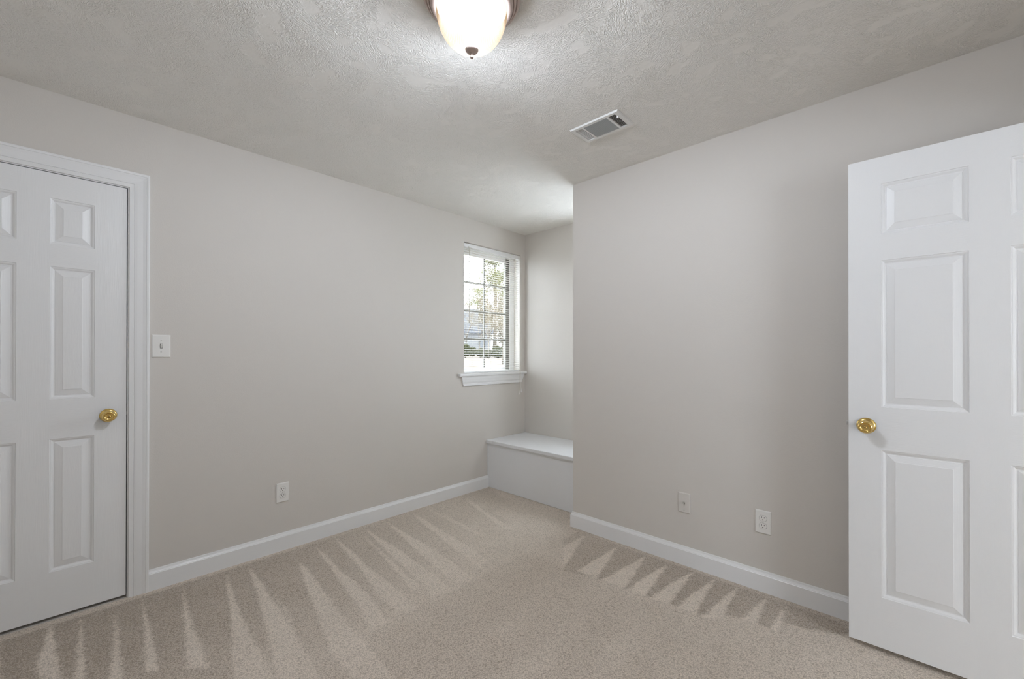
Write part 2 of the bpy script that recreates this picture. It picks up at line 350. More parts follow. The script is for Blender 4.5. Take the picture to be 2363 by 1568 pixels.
def make_floor():
    st = 0.0065
    gx = np.arange(XL, XE+1e-6, st); gy = np.arange(YN, YB, st)
    gx[-1] = XE; gy[-1] = YB
    X, Y = np.meshgrid(gx, gy, indexing='ij'); rs = np.random.RandomState(4)
    # slightly ragged pile edges
    jx = X+rs.normal(0, 0.004, X.shape); jy = Y+rs.normal(0, 0.004, X.shape)
    nap_shade = np.full(X.shape, 0.61)
    nap_shade = np.where((jx > -1.74) & (jy < 1.98), 0.54+0.08*np.clip((X+1.6)/1.3, 0, 1), nap_shade)    # rougher pile in the middle; view-angle lightening painted in towards the right
    nap_shade += 0.035*np.sin((X+0.15*Y)*26)*np.clip((X+1.6)/0.5, 0, 1)*np.clip((2.0-Y)/0.3, 0, 1)
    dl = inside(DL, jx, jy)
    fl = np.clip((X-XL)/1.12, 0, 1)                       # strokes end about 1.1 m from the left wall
    nap_shade = np.where(dl, np.minimum(0.60, 0.18+0.30*fl**2.2+0.36*np.clip(Y/2.0, 0, 1)*(1-0.25*fl)), nap_shade)  # ramp along y paints light falloff: darker at the near end, paler by the bench
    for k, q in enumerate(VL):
        m = inside(q, jx, jy); nap_shade = np.where(m, 0.70-0.06*(k == 15), nap_shade)
    edge = dl & ((X-XL) < 0.055); nap_shade = np.where(edge, 0.50, nap_shade)
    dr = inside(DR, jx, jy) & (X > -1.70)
    nap_shade = np.where(dr, 0.29+0.03*np.sin(X*9)+0.20*np.clip((-1.28-X)/0.35, 0, 1), nap_shade)
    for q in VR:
        nap_shade = np.where(inside(q, jx, jy), 0.75, nap_shade)
    nap_shade = np.where((YR-Y < 0.05) & (X > XC), 0.47, nap_shade)
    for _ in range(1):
        nap_shade[1:-1, 1:-1] = (nap_shade[1:-1, 1:-1]*2+nap_shade[:-2, 1:-1]+nap_shade[2:, 1:-1]+nap_shade[1:-1, :-2]+nap_shade[1:-1, 2:])/6
    nx, ny = X.shape
    vs = np.stack([X.ravel(), Y.ravel(), np.zeros(X.size)], 1)
    idx = np.arange(nx*ny).reshape(nx, ny)
    fs = np.stack([idx[:-1, :-1].ravel(), idx[1:, :-1].ravel(), idx[1:, 1:].ravel(), idx[:-1, 1:].ravel()], 1)
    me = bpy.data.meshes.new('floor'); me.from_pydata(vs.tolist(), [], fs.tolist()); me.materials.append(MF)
    at = me.attributes.new('nap_shade', 'FLOAT', 'POINT'); at.data.foreach_set('value', nap_shade.ravel().astype(np.float32))
    o = bpy.data.objects.new('floor', me); COL.objects.link(o)
    return o
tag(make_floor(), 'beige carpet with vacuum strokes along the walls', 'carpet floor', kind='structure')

# hallway beyond the doorway (unseen from the photo; a window opening is added to bring daylight onto the open door)
b = MB(); b.box(XE+T, 3.3, -0.3, 3.0, -0.05, 0.0); b.box(XE, XE+T, RD0-0.018, RD1+0.018, -0.05, 0.0); tag(b.build('floor_hall', plain('hall_carpet', (0.46, 0.40, 0.33), 0.9, 0.1)), 'beige hallway floor outside the doorway', 'floor', kind='structure')
b = MB(); b.box(XE+T, 3.3, -0.3, 3.0, H, H+0.08); tag(b.build('ceiling_hall', MC), 'hallway ceiling outside the doorway', 'ceiling', kind='structure')
b = MB(); b.box(3.2, 3.3, 1.1, 3.0, 0, H); b.box(3.2, 3.3, -0.1, 1.1, 0, 0.55); b.box(3.2, 3.3, -0.1, 1.1, 2.05, H); b.box(3.2, 3.3, -0.3, -0.1, 0, H); b.box(XE+T, 3.2, -0.4, -0.3, 0, H); b.box(XE+T, 3.2, 3.0, 3.1, 0, H)
tag(b.build('wall_hall', MW), 'greige hallway walls with an added daylight opening outside the doorway', 'wall', kind='structure')

# ------------------------------------------------------------------ baseboards
BP = [(0.0, 0.1080), (0.0045, 0.1080), (0.0060, 0.1045), (0.0070, 0.1000), (0.0100, 0.0945), (0.0128, 0.0905), (0.0128, 0.0885), (0.0150, 0.0860), (0.0150, 0.0), (0.0, 0.0)]
Z3 = (0, 0, 1)
def baseboard(name, pts, outs, label):
    b = MB(); b.sweep(BP, pts, [(o, Z3) for o in outs]); tag(b.build(name, MT), label, 'baseboard', kind='structure')
baseboard('baseboard_left', [(XL, 0.2960, 0), (XL, 2.7000, 0)], [(1, 0, 0)]*2, 'white baseboard along the left wall from door casing to bench')
baseboard('baseboard_right', [(XC, 2.6990, 0), (XC, YR, 0), (XE, YR, 0)], [(-1, 0, 0), (-1, -1, 0), (0, -1, 0)], 'white baseboard under the right wall wrapping the alcove corner')
baseboard('baseboard_rear', [(XL, YN, 0), (XE, YN, 0)], [(0, 1, 0)]*2, 'white baseboard on the wall behind the camera')
baseboard('baseboard_entry', [(XE, YN, 0), (XE, RD0-0.09, 0)], [(-1, 0, 0)]*2, 'white baseboard beside the doorway on the entry wall')

# ------------------------------------------------------------------ doors
PROF = [(0.0, 0.0), (0.0012, -0.0028), (0.0050, -0.0036), (0.0090, -0.0064), (0.0120, -0.0098), (0.0160, -0.0104), (0.0172, -0.0090), (0.0410, -0.0024), (0.0425, -0.0012), (0.0440, -0.0012)]
def door_mesh(w, h, stile, mull, pans, th=0.035):
    """six-panel moulded slab, x 0..w, z 0..h, front face y=0 looking to -y, back at y=th"""
    b = MB(); pw = (w-2*stile-mull)/2
    xs = [0, stile, stile+pw, stile+pw+mull, w-stile, w]; zs = [0]+[z for q in pans for z in q]+[h]
    for side, y, sg in (('f', 0.0, 1), ('b', th, -1)):
        for i in range(5):
            for j in range(len(zs)-1):
                x0, x1, z0, z1 = xs[i], xs[i+1], zs[j], zs[j+1]
                if i in (1, 3) and j % 2 == 1:
                    loops = []
                    for o, d in PROF:
                        yy = y-sg*d
                        loops.append([(x0+o, yy, z0+o), (x1-o, yy, z0+o), (x1-o, yy, z1-o), (x0+o, yy, z1-o)])
                    for a, c in zip(loops[:-1], loops[1:]):
                        for k in range(4):
                            b.quad(a[k], a[(k+1) % 4], c[(k+1) % 4], c[k], 1 if k % 2 == 0 else 0)
                    b.add(loops[-1], [(0, 1, 2, 3)], 2)
                else:
                    b.quad((x0, y, z0), (x1, y, z0), (x1, y, z1), (x0, y, z1), 1 if i in (1, 3) else 0)
    b.quad((0, 0, 0), (w, 0, 0), (w, th, 0), (0, th, 0)); b.quad((0, 0, h), (w, 0, h), (w, th, h), (0, th, h))
    b.quad((0, 0, 0), (0, th, 0), (0, th, h), (0, 0, h)); b.quad((w, 0, 0), (w, th, 0), (w, th, h), (w, 0, h))
    return b
def knob(parent, x, z, keyed):
    """brass knob set on a door front (front looks to -y in door space)"""
    def Tm(p): return (x+p[0], -p[2], z+p[1])
    b = MB(); b.lathe([(0.0325, 0.0), (0.0325, 0.0025), (0.0312, 0.0052), (0.0265, 0.0085), (0.0190, 0.0112), (0.0125, 0.0125)], 64, 0, True, Tm)
    rose = b.build('door_knob', MBRASS, parent)
    b = MB(); b.lathe([(0.0120, 0.0110), (0.0108, 0.0160), (0.0108, 0.0250), (0.0130, 0.0300), (0.0200, 0.0360), (0.0245, 0.0420), (0.0258, 0.0480), (0.0250, 0.0540), (0.0225, 0.0590), (0.0195, 0.0612), (0.0172, 0.0616), (0.0160, 0.0604), (0.0150, 0.0580), (0.0100, 0.0572), (0.0, 0.0570)], 64, 0, True, Tm)
    b.build('knob_grip', MBRASS, rose)
    b = MB()
    if keyed:
        b.lathe([(0.0075, 0.0570), (0.0075, 0.0582), (0.0, 0.0584)], 24, 0, True, Tm)
        b.box(x-0.0012, x+0.0012, -0.0590, -0.0580, z-0.005, z+0.005, 1)
        b.build('keyhole', [MBRASS, MDK], rose)
    else:
        b.lathe([(0.0042, 0.0570), (0.0042, 0.0586), (0.0016, 0.0590), (0.0, 0.0578)], 24, 0, True, Tm)
        b.box(x-0.0011, x+0.0011, -0.0592, -0.0585, z-0.0011, z+0.0011, 1)
        b.build('privacy_button', [MBRASS, MDK], rose)
    return rose

# door in the left wall: local x runs along +Y of the room, its front looks to +X
LDW, LDH = 0.6255, 2.0475
d1 = empty('door_1', (XL+0.0005, -0.4170, 0.0165), math.pi/2)
door_mesh(LDW, LDH, 0.1150, 0.1010, [(0.2065, 0.8185), (1.0035, 1.6165), (1.7215, 1.9325)]).build('door_slab', MG, d1)
knob(d1, 0.1430+0.4170, 0.9095, True)
b = MB(); b.bbox(LDW-0.0005, LDW+0.0100, 0.010, 0.023, 0.9045, 0.9215, 0.0008); b.build('latch', MSTEEL, d1)
for hz in (0.20, 1.03, 1.84):
    b = MB(); b.lathe([(0.0065, hz-0.045), (0.0065, hz+0.045)], 16, 0, True, lambda p: (p[0]-0.003, p[1]-0.006, p[2])); b.build('hinge', MBRASS, d1)
tag(d1, 'closed white six-panel door with brass keyed knob in the left wall', 'door', kind='structure')

# casing and jamb round the left door
CP = [(0.0, 0.0), (0.0, 0.0088), (0.0018, 0.0100), (0.0170, 0.0106), (0.0190, 0.0090), (0.0205, 0.0115), (0.0300, 0.0130), (0.0520, 0.0142), (0.0640, 0.0168), (0.0655, 0.0155), (0.0670, 0.0180), (0.0740, 0.0185), (0.0785, 0.0170), (0.0790, 0.0)]
def casing(y0, y1, zt, x, sx, name, label, mat=MT):
    b = MB(); s2 = 1.0
    b.sweep(CP, [(x, y0, 0), (x, y0, zt), (x, y1, zt), (x, y1, 0)], [((0, -1, 0), (sx, 0, 0)), ((0, -s2, s2), (sx, 0, 0)), ((0, s2, s2), (sx, 0, 0)), ((0, 1, 0), (sx, 0, 0))])
    o = b.build(name, mat); tag(o, label, 'door casing', kind='structure'); return o
t1 = casing(LD0-0.005, LD1+0.005, LDT+0.004, XL, 1, 'trim_1', 'white moulded casing framing the closed left door')
def jamb(y0, y1, zt, x0, x1, parent, stopx):
    b = MB(); e = 0.018
    b.box(x0, x1, y0-e, y0, 0, zt+e); b.box(x0, x1, y1, y1+e, 0, zt+e); b.box(x0, x1, y0, y1, zt, zt+e)
    b.box(stopx, stopx+0.03, y0, y0+0.011, 0, zt); b.box(stopx, stopx+0.03, y1-0.011, y1, 0, zt); b.box(stopx, stopx+0.03, y0, y1, zt-0.011, zt)
    return b.build('door_jamb', MT, parent)
jamb(LD0, LD1, LDT, XL-T, XL, t1, XL-0.072)
b = MB(); b.box(XL-0.034, XL-0.0005, LD1-0.0012, LD1+0.0002, 0.885, 0.975); b.build('strike_plate', MSTEEL, t1)
# dark closet box behind the left door so that the gap stays dark
b = MB(); b.box(XL-0.75, XL-0.70, -0.75, 0.55, 0, H); b.box(XL-0.70, XL-T, -0.80, -0.75, 0, H); b.box(XL-0.70, XL-T, 0.55, 0.60, 0, H); b.box(XL-0.75, XL-T, -0.80, 0.60, H, H+0.05); b.box(XL-0.75, XL, LD0, LD1, -0.05, 0.0); b.box(XL-0.75, XL-T, -0.8, 0.6, -0.05, 0.0)
tag(b.build('wall_closet', MW), 'closet walls behind the closed left door', 'wall', kind='structure')

# open door in front of the right wall
d2 = empty('door_2', (-0.21353, 2.31153, 0.0232), 0.005473)
RDW, RDH = 0.8080, 2.0200
door_mesh(RDW, RDH, 0.1063, 0.1010, [(0.2070, 0.8120), (0.9885, 1.5930), (1.6990, 1.9088)]).build('door_slab', MG, d2)
knob(d2, 0.0585, 0.9080, False)
b = MB(); b.bbox(-0.0085, 0.0005, 0.010, 0.024, 0.9020, 0.9180, 0.0008); b.build('latch', MSTEEL, d2)
for hz in (0.19, 1.01, 1.83):
    b = MB(); b.lathe([(0.0065, hz-0.045), (0.0065, hz+0.045)], 16, 0, True, lambda p: (p[0]+RDW+0.002, p[1]+0.040, p[2])); b.build('hinge', MBRASS, d2)
tag(d2, 'open white six-panel door standing before the right wall', 'door', kind='structure')
t2 = casing(RD0-0.005, RD1+0.005, RDT+0.005, XE, -1, 'trim_2', 'white casing round the open doorway')
jamb(RD0, RD1, RDT, XE, XE+T, t2, XE+0.05)

# ------------------------------------------------------------------ window
w = empty('window_1', (XL, (WY0+WY1)/2, WZ0))
def at_w(mb): mb.v = [(x-XL, y-(WY0+WY1)/2, z-WZ0) for x, y, z in mb.v]; return mb
GX = XL-0.120
SY0, SY1, SZ0, SZ1 = 2.436, 3.0916, 1.062, 2.196      # sash outside
GY0, GY1, GZ0, GZ1 = 2.482, 3.0446, 1.104, 2.146      # glass
b = MB()
b.box(XL-T-0.03, GX+0.03, WY0, SY0, WZ0, WZ1); b.box(XL-T-0.03, GX+0.03, SY1, WY1, WZ0, WZ1); b.box(XL-T-0.03, GX+0.03, SY0, SY1, SZ1, WZ1); b.box(XL-T-0.03, GX+0.03, SY0, SY1, WZ0, SZ0)
at_w(b).build('window_frame', MVINYL, w)
b = MB()
b.bbox(GX-0.02, GX+0.015, SY0, GY0, SZ0, SZ1, 0.003); b.bbox(GX-0.02, GX+0.015, GY1, SY1, SZ0, SZ1, 0.003)
b.bbox(GX-0.02, GX+0.015, GY0, GY1, GZ1, SZ1, 0.003, 1); b.bbox(GX-0.02, GX+0.015, GY0, GY1, SZ0, GZ0, 0.003, 1)
at_w(b).build('sash', [MSASH, MVINYL], w)
b = MB(); ym = 2.7640
b.bbox(GX-0.008, GX+0.006, ym-0.0075, ym+0.0075, GZ0, GZ1, 0.002)
for z in (1.373, 1.633, 1.895): b.bbox(GX-0.008, GX+0.006, GY0, GY1, z-0.0085, z+0.0085, 0.002)
at_w(b).build('muntin_grid', [MSASH], w)
b = MB(); b.box(GX-0.012, GX-0.009, GY0-0.01, GY1+0.01, GZ0-0.01, GZ1+0.01); at_w(b).build('pane', [MGLASS], w)
b = MB(); b.box(GX+0.03, XL+0.0005, WY0+0.0005, WY1-0.0005, 1.0330, 1.0590)
b.bbox(XL+0.0005, XL+0.031, 2.348, 3.2165, 1.0330, 1.0590, 0.006)
st = at_w(b).build('window_stool', [MT], w)
AP = [(0.0, 1.0330), (0.0170, 1.0330), (0.0170, 1.0100), (0.0140, 0.9850), (0.0090, 0.9700), (0.0120, 0.9660), (0.0120, 0.9500), (0.0, 0.9470)]
b = MB(); tz = lambda z: (1.033-z)/0.086
v0 = [(XL+t, 2.378+0.024*tz(z), z) for t, z in AP]; v1 = [(XL+t, 3.190-0.034*tz(z), z) for t, z in AP]; n = len(AP)
b.add(v0+v1, [(i, (i+1) % n, n+(i+1) % n, n+i) for i in range(n)]+[tuple(range(n-1, -1, -1)), tuple(range(n, 2*n))])
at_w(b).build('apron', [MT], w)
tag(w, 'alcove window with a two by four muntin grid', 'window', kind='structure')

w2 = empty('added_window', ((BX0+BX1)/2, YB, WZ0))  # unseen window, added to brighten the alcove
cx2 = (BX0+BX1)/2
def at_2(mb): mb.v = [(x-cx2, y-YB, z-WZ0) for x, y, z in mb.v]; return mb
b = MB(); y0, y1 = YB+0.08, YB+T+0.03
b.box(BX0, BX0+0.04, y0, y1, WZ0, WZ1); b.box(BX1-0.04, BX1, y0, y1, WZ0, WZ1); b.box(BX0+0.04, BX1-0.04, y0, y1, WZ1-0.04, WZ1); b.box(BX0+0.04, BX1-0.04, y0, y1, WZ0, WZ0+0.04)
b.box(cx2-0.0075, cx2+0.0075, y0+0.03, y0+0.045, WZ0+0.04, WZ1-0.04)
at_2(b).build('window_frame', [MVINYL], w2)
b = MB(); b.box(BX0+0.035, BX1-0.035, y0+0.046, y0+0.049, WZ0+0.035, WZ1-0.035); at_2(b).build('pane', [MGLASS], w2)
b = MB(); b.box(BX0+0.0005, BX1-0.0005, YB-0.0005, y0, 1.033, 1.059); b.bbox(BX0-0.05, BX1+0.05, YB-0.03, YB-0.0005, 1.033, 1.059, 0.006); at_2(b).build('window_stool', [MT], w2)
tag(w2, 'plain window added for daylight over the bench, hidden behind the right wall', 'window', kind='structure')

# mini blind
BX = XL-0.016
bl = empty('window_blind', (BX, (WY0+WY1)/2, 1.0600))
def at_b(mb): mb.v = [(x-BX, y-(WY0+WY1)/2, z-1.06) for x, y, z in mb.v]; return mb
BY0, BY1 = WY0+0.008, WY1-0.006
b = MB(); b.bbox(BX-0.0140, BX+0.0125, WY0+0.003, WY1-0.003, 2.1820, 2.2140, 0.002); hr = at_b(b).build('headrail', [MT], bl)
b = MB(); b.bbox(BX-0.015, BX+0.0165, WY1-0.030, WY1-0.0015, 2.1790, 2.2170, 0.002); at_b(b).build('mounting_bracket', [MPL], hr)
b = MB(); b.bbox(BX-0.0125, BX+0.0125, BY0, BY1, 1.0600, 1.0740, 0.003); at_b(b).build('bottom_rail', [MT], bl)
b = MB(); n = 6; cr = []
for i in range(n+1):
    t = -1+2*i/n; cr.append((t*0.0125, 0.0016*(1-t*t)))
vs = [(x, y, z) for y in (BY0-(WY0+WY1)/2, BY1-(WY0+WY1)/2) for x, z in cr]
b.add(vs, [(i, i+1, n+2+i, n+1+i) for i in range(n)], 0, True)
sl0 = b.build('slat', [MSLAT], bl); pitch = 0.0207; NS = 53
random.seed(5)
for i in range(NS):
    o = sl0 if i == 0 else sl0.copy()
    if i: COL.objects.link(o); o.parent = bl
    o.location = (0, 0, 0.024+pitch*i); o.rotation_euler = (random.uniform(-0.0008, 0.0008), math.radians(3.5+random.uniform(-1, 1)), 0)
for y in (2.510, 2.7440, 3.020):
    b = MB()
    for dx in (-0.0132, 0.0132): b.tube([(BX+dx, y, 1.0740), (BX+dx, y, 2.1830)], 0.0006, 5)
    at_b(b).build('ladder_cord', [MCORD], bl)
b = MB(); b.tube([(BX+0.013, 2.470, 2.1900), (BX+0.020, 2.4700, 2.1700), (BX+0.021, 2.4700, 1.5150)], 0.0036, 6); b.tube([(BX+0.021, 2.47, 1.53), (BX+0.021, 2.47, 1.510)], 0.0048, 6); at_b(b).build('tilt_wand', [MWAND], bl)
for k, (yt, zt) in enumerate(((3.1030, 0.855), (3.1200, 0.875))):
    b = MB(); xo = XL+0.036+0.004*k
    b.tube([(BX+0.0135, 3.0720+0.004*k, 2.1900), (BX+0.018, 3.0740+0.004*k, 2.05), (XL+0.02, 3.0880+0.006*k, 1.45), (xo, 3.0980+0.012*k, 1.075), (xo, yt, zt)], 0.0010, 6)
    c = at_b(b).build('lift_cord', [MCORD], bl)
    b = MB(); b.lathe([(0.0018, 0.012), (0.0030, 0.006), (0.0060, -0.016), (0.0064, -0.022), (0.0040, -0.025)], 16, 0, True, lambda p: (p[0]+xo, p[1]+yt, p[2]+zt)); at_b(b).build('tassel', [MPL], c)
tag(bl, 'white mini blind lowered with open slats in the alcove window', 'blind')

# ------------------------------------------------------------------ window bench
bn = empty('window_bench', ((XL+XR)/2, (2.70+YB)/2, 0))
BCX, BCY = (XL+XR)/2, (2.70+YB)/2
def at_n(mb): mb.v = [(x-BCX, y-BCY, z) for x, y, z in mb.v]; return mb
b = MB(); b.box(XL+0.001, XR-0.001, 2.7010, 2.7190, 0.002, 0.4100); b.box(XL+0.001, XL+0.02, 2.719, YB-0.001, 0.002, 0.41); b.box(XR-0.02, XR-0.001, 2.719, YB-0.001, 0.002, 0.41)
at_n(b).build('front_panel', [MBENCH], bn)
b = MB(); b.bbox(XL+0.001, XL+0.006, 2.6960, 2.7010, 0.1085, 0.4100, 0.0012); b.bbox(XL+0.016, XC-0.0165, 2.6905, 2.7010, 0.3960, 0.4100, 0.002); at_n(b).build('cove_strip', [MBENCH], bn)
b = MB(); b.bbox(XL+0.0015, XR-0.0015, 2.6935, YB-0.0015, 0.4100, 0.4375, 0.002); at_n(b).build('seat_board', [MBENCH], bn)
b = MB(); b.bbox(XL+0.0015, XL+0.0780, 2.6790, 2.6935, 0.4085, 0.4380, 0.004); b.bbox(XL+0.0795, XC-0.0165, 2.6790, 2.6932, 0.4085, 0.4385, 0.004); at_n(b).build('nosing_strip', [MBENCH], bn)
tag(bn, 'white built-in bench filling the window alcove', 'bench')

# ------------------------------------------------------------------ plates: local x right, local z up, front to -y
def plate_mesh(w_, h_, th=0.0060, holes=()):
    b = MB(); e = 0.0050
    lo = [[(-w_/2, 0, -h_/2), (w_/2, 0, -h_/2), (w_/2, 0, h_/2), (-w_/2, 0, h_/2)],
          [(-w_/2, -0.0016, -h_/2), (w_/2, -0.0016, -h_/2), (w_/2, -0.0016, h_/2), (-w_/2, -0.0016, h_/2)],
          [(-w_/2+e*0.45, -th*0.82, -h_/2+e*0.45), (w_/2-e*0.45, -th*0.82, -h_/2+e*0.45), (w_/2-e*0.45, -th*0.82, h_/2-e*0.45), (-w_/2+e*0.45, -th*0.82, h_/2-e*0.45)],
          [(-w_/2+e, -th, -h_/2+e), (w_/2-e, -th, -h_/2+e), (w_/2-e, -th, h_/2-e), (-w_/2+e, -th, h_/2-e)]]
    for a, c in zip(lo[:-1], lo[1:]):
        for k in range(4): b.quad(a[k], a[(k+1) % 4], c[(k+1) % 4], c[k])
    b.add(lo[-1], [(0, 1, 2, 3)]); return b
def screw(parent, x, z, mat, y=-0.0060):
    b = MB(); b.lathe([(0.0034, 0.0), (0.0034, 0.0006), (0.0026, 0.0012), (0.0, 0.0013)], 16, 0, True, lambda p: (x+p[0], y-p[2], z+p[1]))
    b.box(x-0.0026, x+0.0026, y-0.0015, y-0.0012, z-0.0004, z+0.0004, 1); return b.build('screw', [mat, MDK], parent)
def outlet(loc, rz, label, cream):
    o = empty('wall_outlet', loc, rz); mt = cream
    plate_mesh(0.0735, 0.1200).build('plate', [mt], o)
    for zc in (0.0197, -0.0197):
        b = MB(); n = 40; pr = []
        for i in range(n):
            a = 2*math.pi*i/n; pr.append((0.0172*math.cos(a), max(-0.0143, min(0.0143, 0.0172*math.sin(a)))))
        for r0, y0, r1, y1, mm in ((1.07, -0.0060, 1.07, -0.0064, 1), (1.0, -0.0060, 1.0, -0.0074, 0), (1.0, -0.0074, 0.95, -0.0080, 0)):
            b.add([(x*r0, y0, zc+z*r0) for x, z in pr]+[(x*r1, y1, zc+z*r1) for x, z in pr], [(i, (i+1) % n, n+(i+1) % n, n+i) for i in range(n)], mm)
        b.add([(x*1.07, -0.0064, zc+z*1.07) for x, z in pr]+[(x, -0.0062, zc+z) for x, z in pr], [(i, (i+1) % n, n+(i+1) % n, n+i) for i in range(n)], 2)
        b.add([(x*0.95, -0.0080, zc+z*0.95) for x, z in pr], [tuple(range(n))], 0)
        b.box(-0.0074, -0.0050, -0.0083, -0.0079, zc+0.0005, zc+0.0090, 1); b.box(0.0052, 0.0074, -0.0083, -0.0079, zc+0.0015, zc+0.0083, 1)
        b.lathe([(0.0027, 0.0079), (0.0027, 0.0083)], 14, 1, False, lambda p: (p[0], -p[2], zc-0.0072+p[1]))
        b.build('receptacle', [mt, MDK, plain('receptacle_gap', (0.35, 0.34, 0.32), 0.6)], o)
    screw(o, 0, 0, mt); tag(o, label, 'outlet'); return o
# left wall plates: local -y must look to +X of the room, so local x runs along +Y
sw = empty('light_switch', (XL+0.0002, 0.3445, 1.2705), math.pi/2)
plate_mesh(0.0765, 0.1200).build('plate', [MPL], sw)
b = MB(); b.box(-0.0052, 0.0052, -0.0063, -0.0058, -0.0120, 0.0120, 1)
b.add([(-0.0040, -0.006, -0.0105), (0.0040, -0.006, -0.0105), (0.0040, -0.006, 0.0060), (-0.0040, -0.006, 0.0060), (-0.0034, -0.0150, 0.0045), (0.0034, -0.0150, 0.0045), (0.0034, -0.0160, 0.0110), (-0.0034, -0.0160, 0.0110)],
      [(0, 1, 2, 3), (4, 5, 6, 7), (0, 1, 5, 4), (1, 2, 6, 5), (2, 3, 7, 6), (3, 0, 4, 7)])
b.build('toggle', [MPL, MDK], sw); screw(sw, 0, 0.0300, MPL); screw(sw, 0, -0.0300, MPL)
tag(sw, 'white toggle light switch beside the closed door', 'light switch')
outlet((XL+0.0002, 0.9380, 0.3605), math.pi/2, 'white duplex outlet low on the left wall near the closed door', MPL)
outlet((-0.5800, YR-0.0002, 0.3590), 0.0, 'white duplex outlet low on the right wall beside the open door', MPL)
cj = empty('cable_plate', (-0.9880, YR-0.0002, 0.3605), 0.0)
plate_mesh(0.0710, 0.1160).build('plate', [MPW], cj)
b = MB(); Tc = lambda p: (p[0], -p[2], p[1])
b.lathe([(0.0062, 0.0058), (0.0062, 0.0085)], 6, 0, False, Tc); b.lathe([(0.0046, 0.0085), (0.0046, 0.0160), (0.0034, 0.0160), (0.0030, 0.0120), (0.0, 0.0118)], 20, 0, True, Tc); b.build('coax_connector', [plain('nickel_connector', (0.6, 0.58, 0.54), 0.35, 0.5, 0.9)], cj)
screw(cj, 0, 0.0420, MPW); screw(cj, 0, -0.0420, MPW)
tag(cj, 'wall coloured cable jack plate low on the right wall', 'cable plate')

# ------------------------------------------------------------------ ceiling vent
vt = empty('ceiling_vent', ((VX0+VX1)/2, (VY0+VY1)/2, H))
VCX, VCY = (VX0+VX1)/2, (VY0+VY1)/2
def at_v(mb): mb.v = [(x-VCX, y-VCY, z-H) for x, y, z in mb.v]; return mb
gx = [-1.3335, -1.2905, -1.2815, -1.1435, -1.1325, -1.0945]; gy0, gy1 = 1.8925, 2.0275
b = MB()
def ring(lo):
    for a, c in zip(lo[:-1], lo[1:]):
        for k in range(4): b.quad(a[k], a[(k+1) % 4], c[(k+1) % 4], c[k])
R4 = lambda x0, x1, y0, y1, z: [(x0, y0, z), (x1, y0, z), (x1, y1, z), (x0, y1, z)]
ring([R4(VX0, VX1, VY0, VY1, H-0.0002), R4(VX0, VX1, VY0, VY1, H-0.002), R4(VX0+0.0035, VX1-0.0035, VY0+0.0025, VY1-0.0035, H-0.0085), R4(gx[0], gx[5], gy0, gy1, H-0.0085), R4(gx[0], gx[5], gy0, gy1, H-0.002), R4(VX0, VX1, VY0, VY1, H-0.0002)])
for a, c in ((1, 2), (3, 4)): b.box(gx[a], gx[c], gy0, gy1, H-0.0088, H-0.003)
fr = at_v(b).build('vent_frame', [MVENT], vt)
b = MB(); x0, x1, y0, y1 = VX0+0.028, VX1-0.024, VY0+0.022, VY1-0.022
b.box(x0, x1, y0, y1, H+0.110, H+0.115); b.box(x0, x0+0.002, y0, y1, H, H+0.11); b.box(x1-0.002, x1, y0, y1, H, H+0.11); b.box(x0, x1, y0, y0+0.002, H, H+0.11); b.box(x0, x1, y1-0.002, y1, H, H+0.11)
at_v(b).build('duct_boot', [MDUCT], vt)
b = MB(); n = 16; st = (gy1-gy0)/n
for i in range(1):
    b.add([(gx[2], 0.0035, 0.0042), (gx[3], 0.0035, 0.0042), (gx[3], -0.0018, -0.0046), (gx[2], -0.0018, -0.0046), (gx[2], 0.0040, 0.0038), (gx[3], 0.0040, 0.0038), (gx[3], -0.0013, -0.0050), (gx[2], -0.0013, -0.0050)],
          [(0, 1, 2, 3), (7, 6, 5, 4), (0, 4, 5, 1), (1, 5, 6, 2), (2, 6, 7, 3), (3, 7, 4, 0)])
b.v = [(x-VCX, y, z) for x, y, z in b.v]
l0 = b.build('louver', [MVENT], vt)
for i in range(n):
    o = l0 if i == 0 else l0.copy()
    if i: COL.objects.link(o); o.parent = vt
    o.location = (0, gy0+st*(i+0.5)-VCY, -0.0042)
for (xa, xb, num, sg) in ((gx[0], gx[1], 6, -1), (gx[4], gx[5], 6, 1)):
    st = (xb-xa)/num; w_, q_ = (0.0030, 1.0) if sg > 0 else (0.0012, 0.34)
    b = MB(); b.add([(-w_*sg, gy0-VCY, 0.0040*q_), (-w_*sg, gy1-VCY, 0.0040*q_), (w_*sg, gy1-VCY, -0.0044*q_), (w_*sg, gy0-VCY, -0.0044*q_), (-(w_-0.0005)*sg, gy0-VCY, 0.0044*q_), (-(w_-0.0005)*sg, gy1-VCY, 0.0044*q_), ((w_+0.0005)*sg, gy1-VCY, -0.0040*q_), ((w_+0.0005)*sg, gy0-VCY, -0.0040*q_)],
                    [(0, 1, 2, 3), (7, 6, 5, 4), (0, 4, 5, 1), (1, 5, 6, 2), (2, 6, 7, 3), (3, 7, 4, 0)])
    l1 = b.build('louver', [MVENT], vt)
    for i in range(num):
        o = l1 if i == 0 else l1.copy()
        if i: COL.objects.link(o); o.parent = vt
        o.location = (xa+st*(i+0.5)-VCX, 0, -0.0042)
b = MB(); b.bbox(-1.0960, -1.0875, 1.9120, 1.9190, H-0.018, H-0.0080, 0.001); b.bbox(-1.0960, -1.0900, 1.9130, 1.9180, H-0.010, H+0.02, 0.001); at_v(b).build('damper_lever', [MVENT], vt)
for x, y in ((-1.3460, 1.9620), (-1.0815, 1.9620)):
    b = MB(); b.lathe([(0.0032, 0.0), (0.0030, 0.0010), (0.0018, 0.0018), (0.0, 0.0020)], 14, 0, True, lambda p: (x+p[0], y+p[1], H-0.0085-p[2])); at_v(b).build('screw', [MPL], vt)
tag(vt, 'white rectangular air vent set in the ceiling', 'vent')

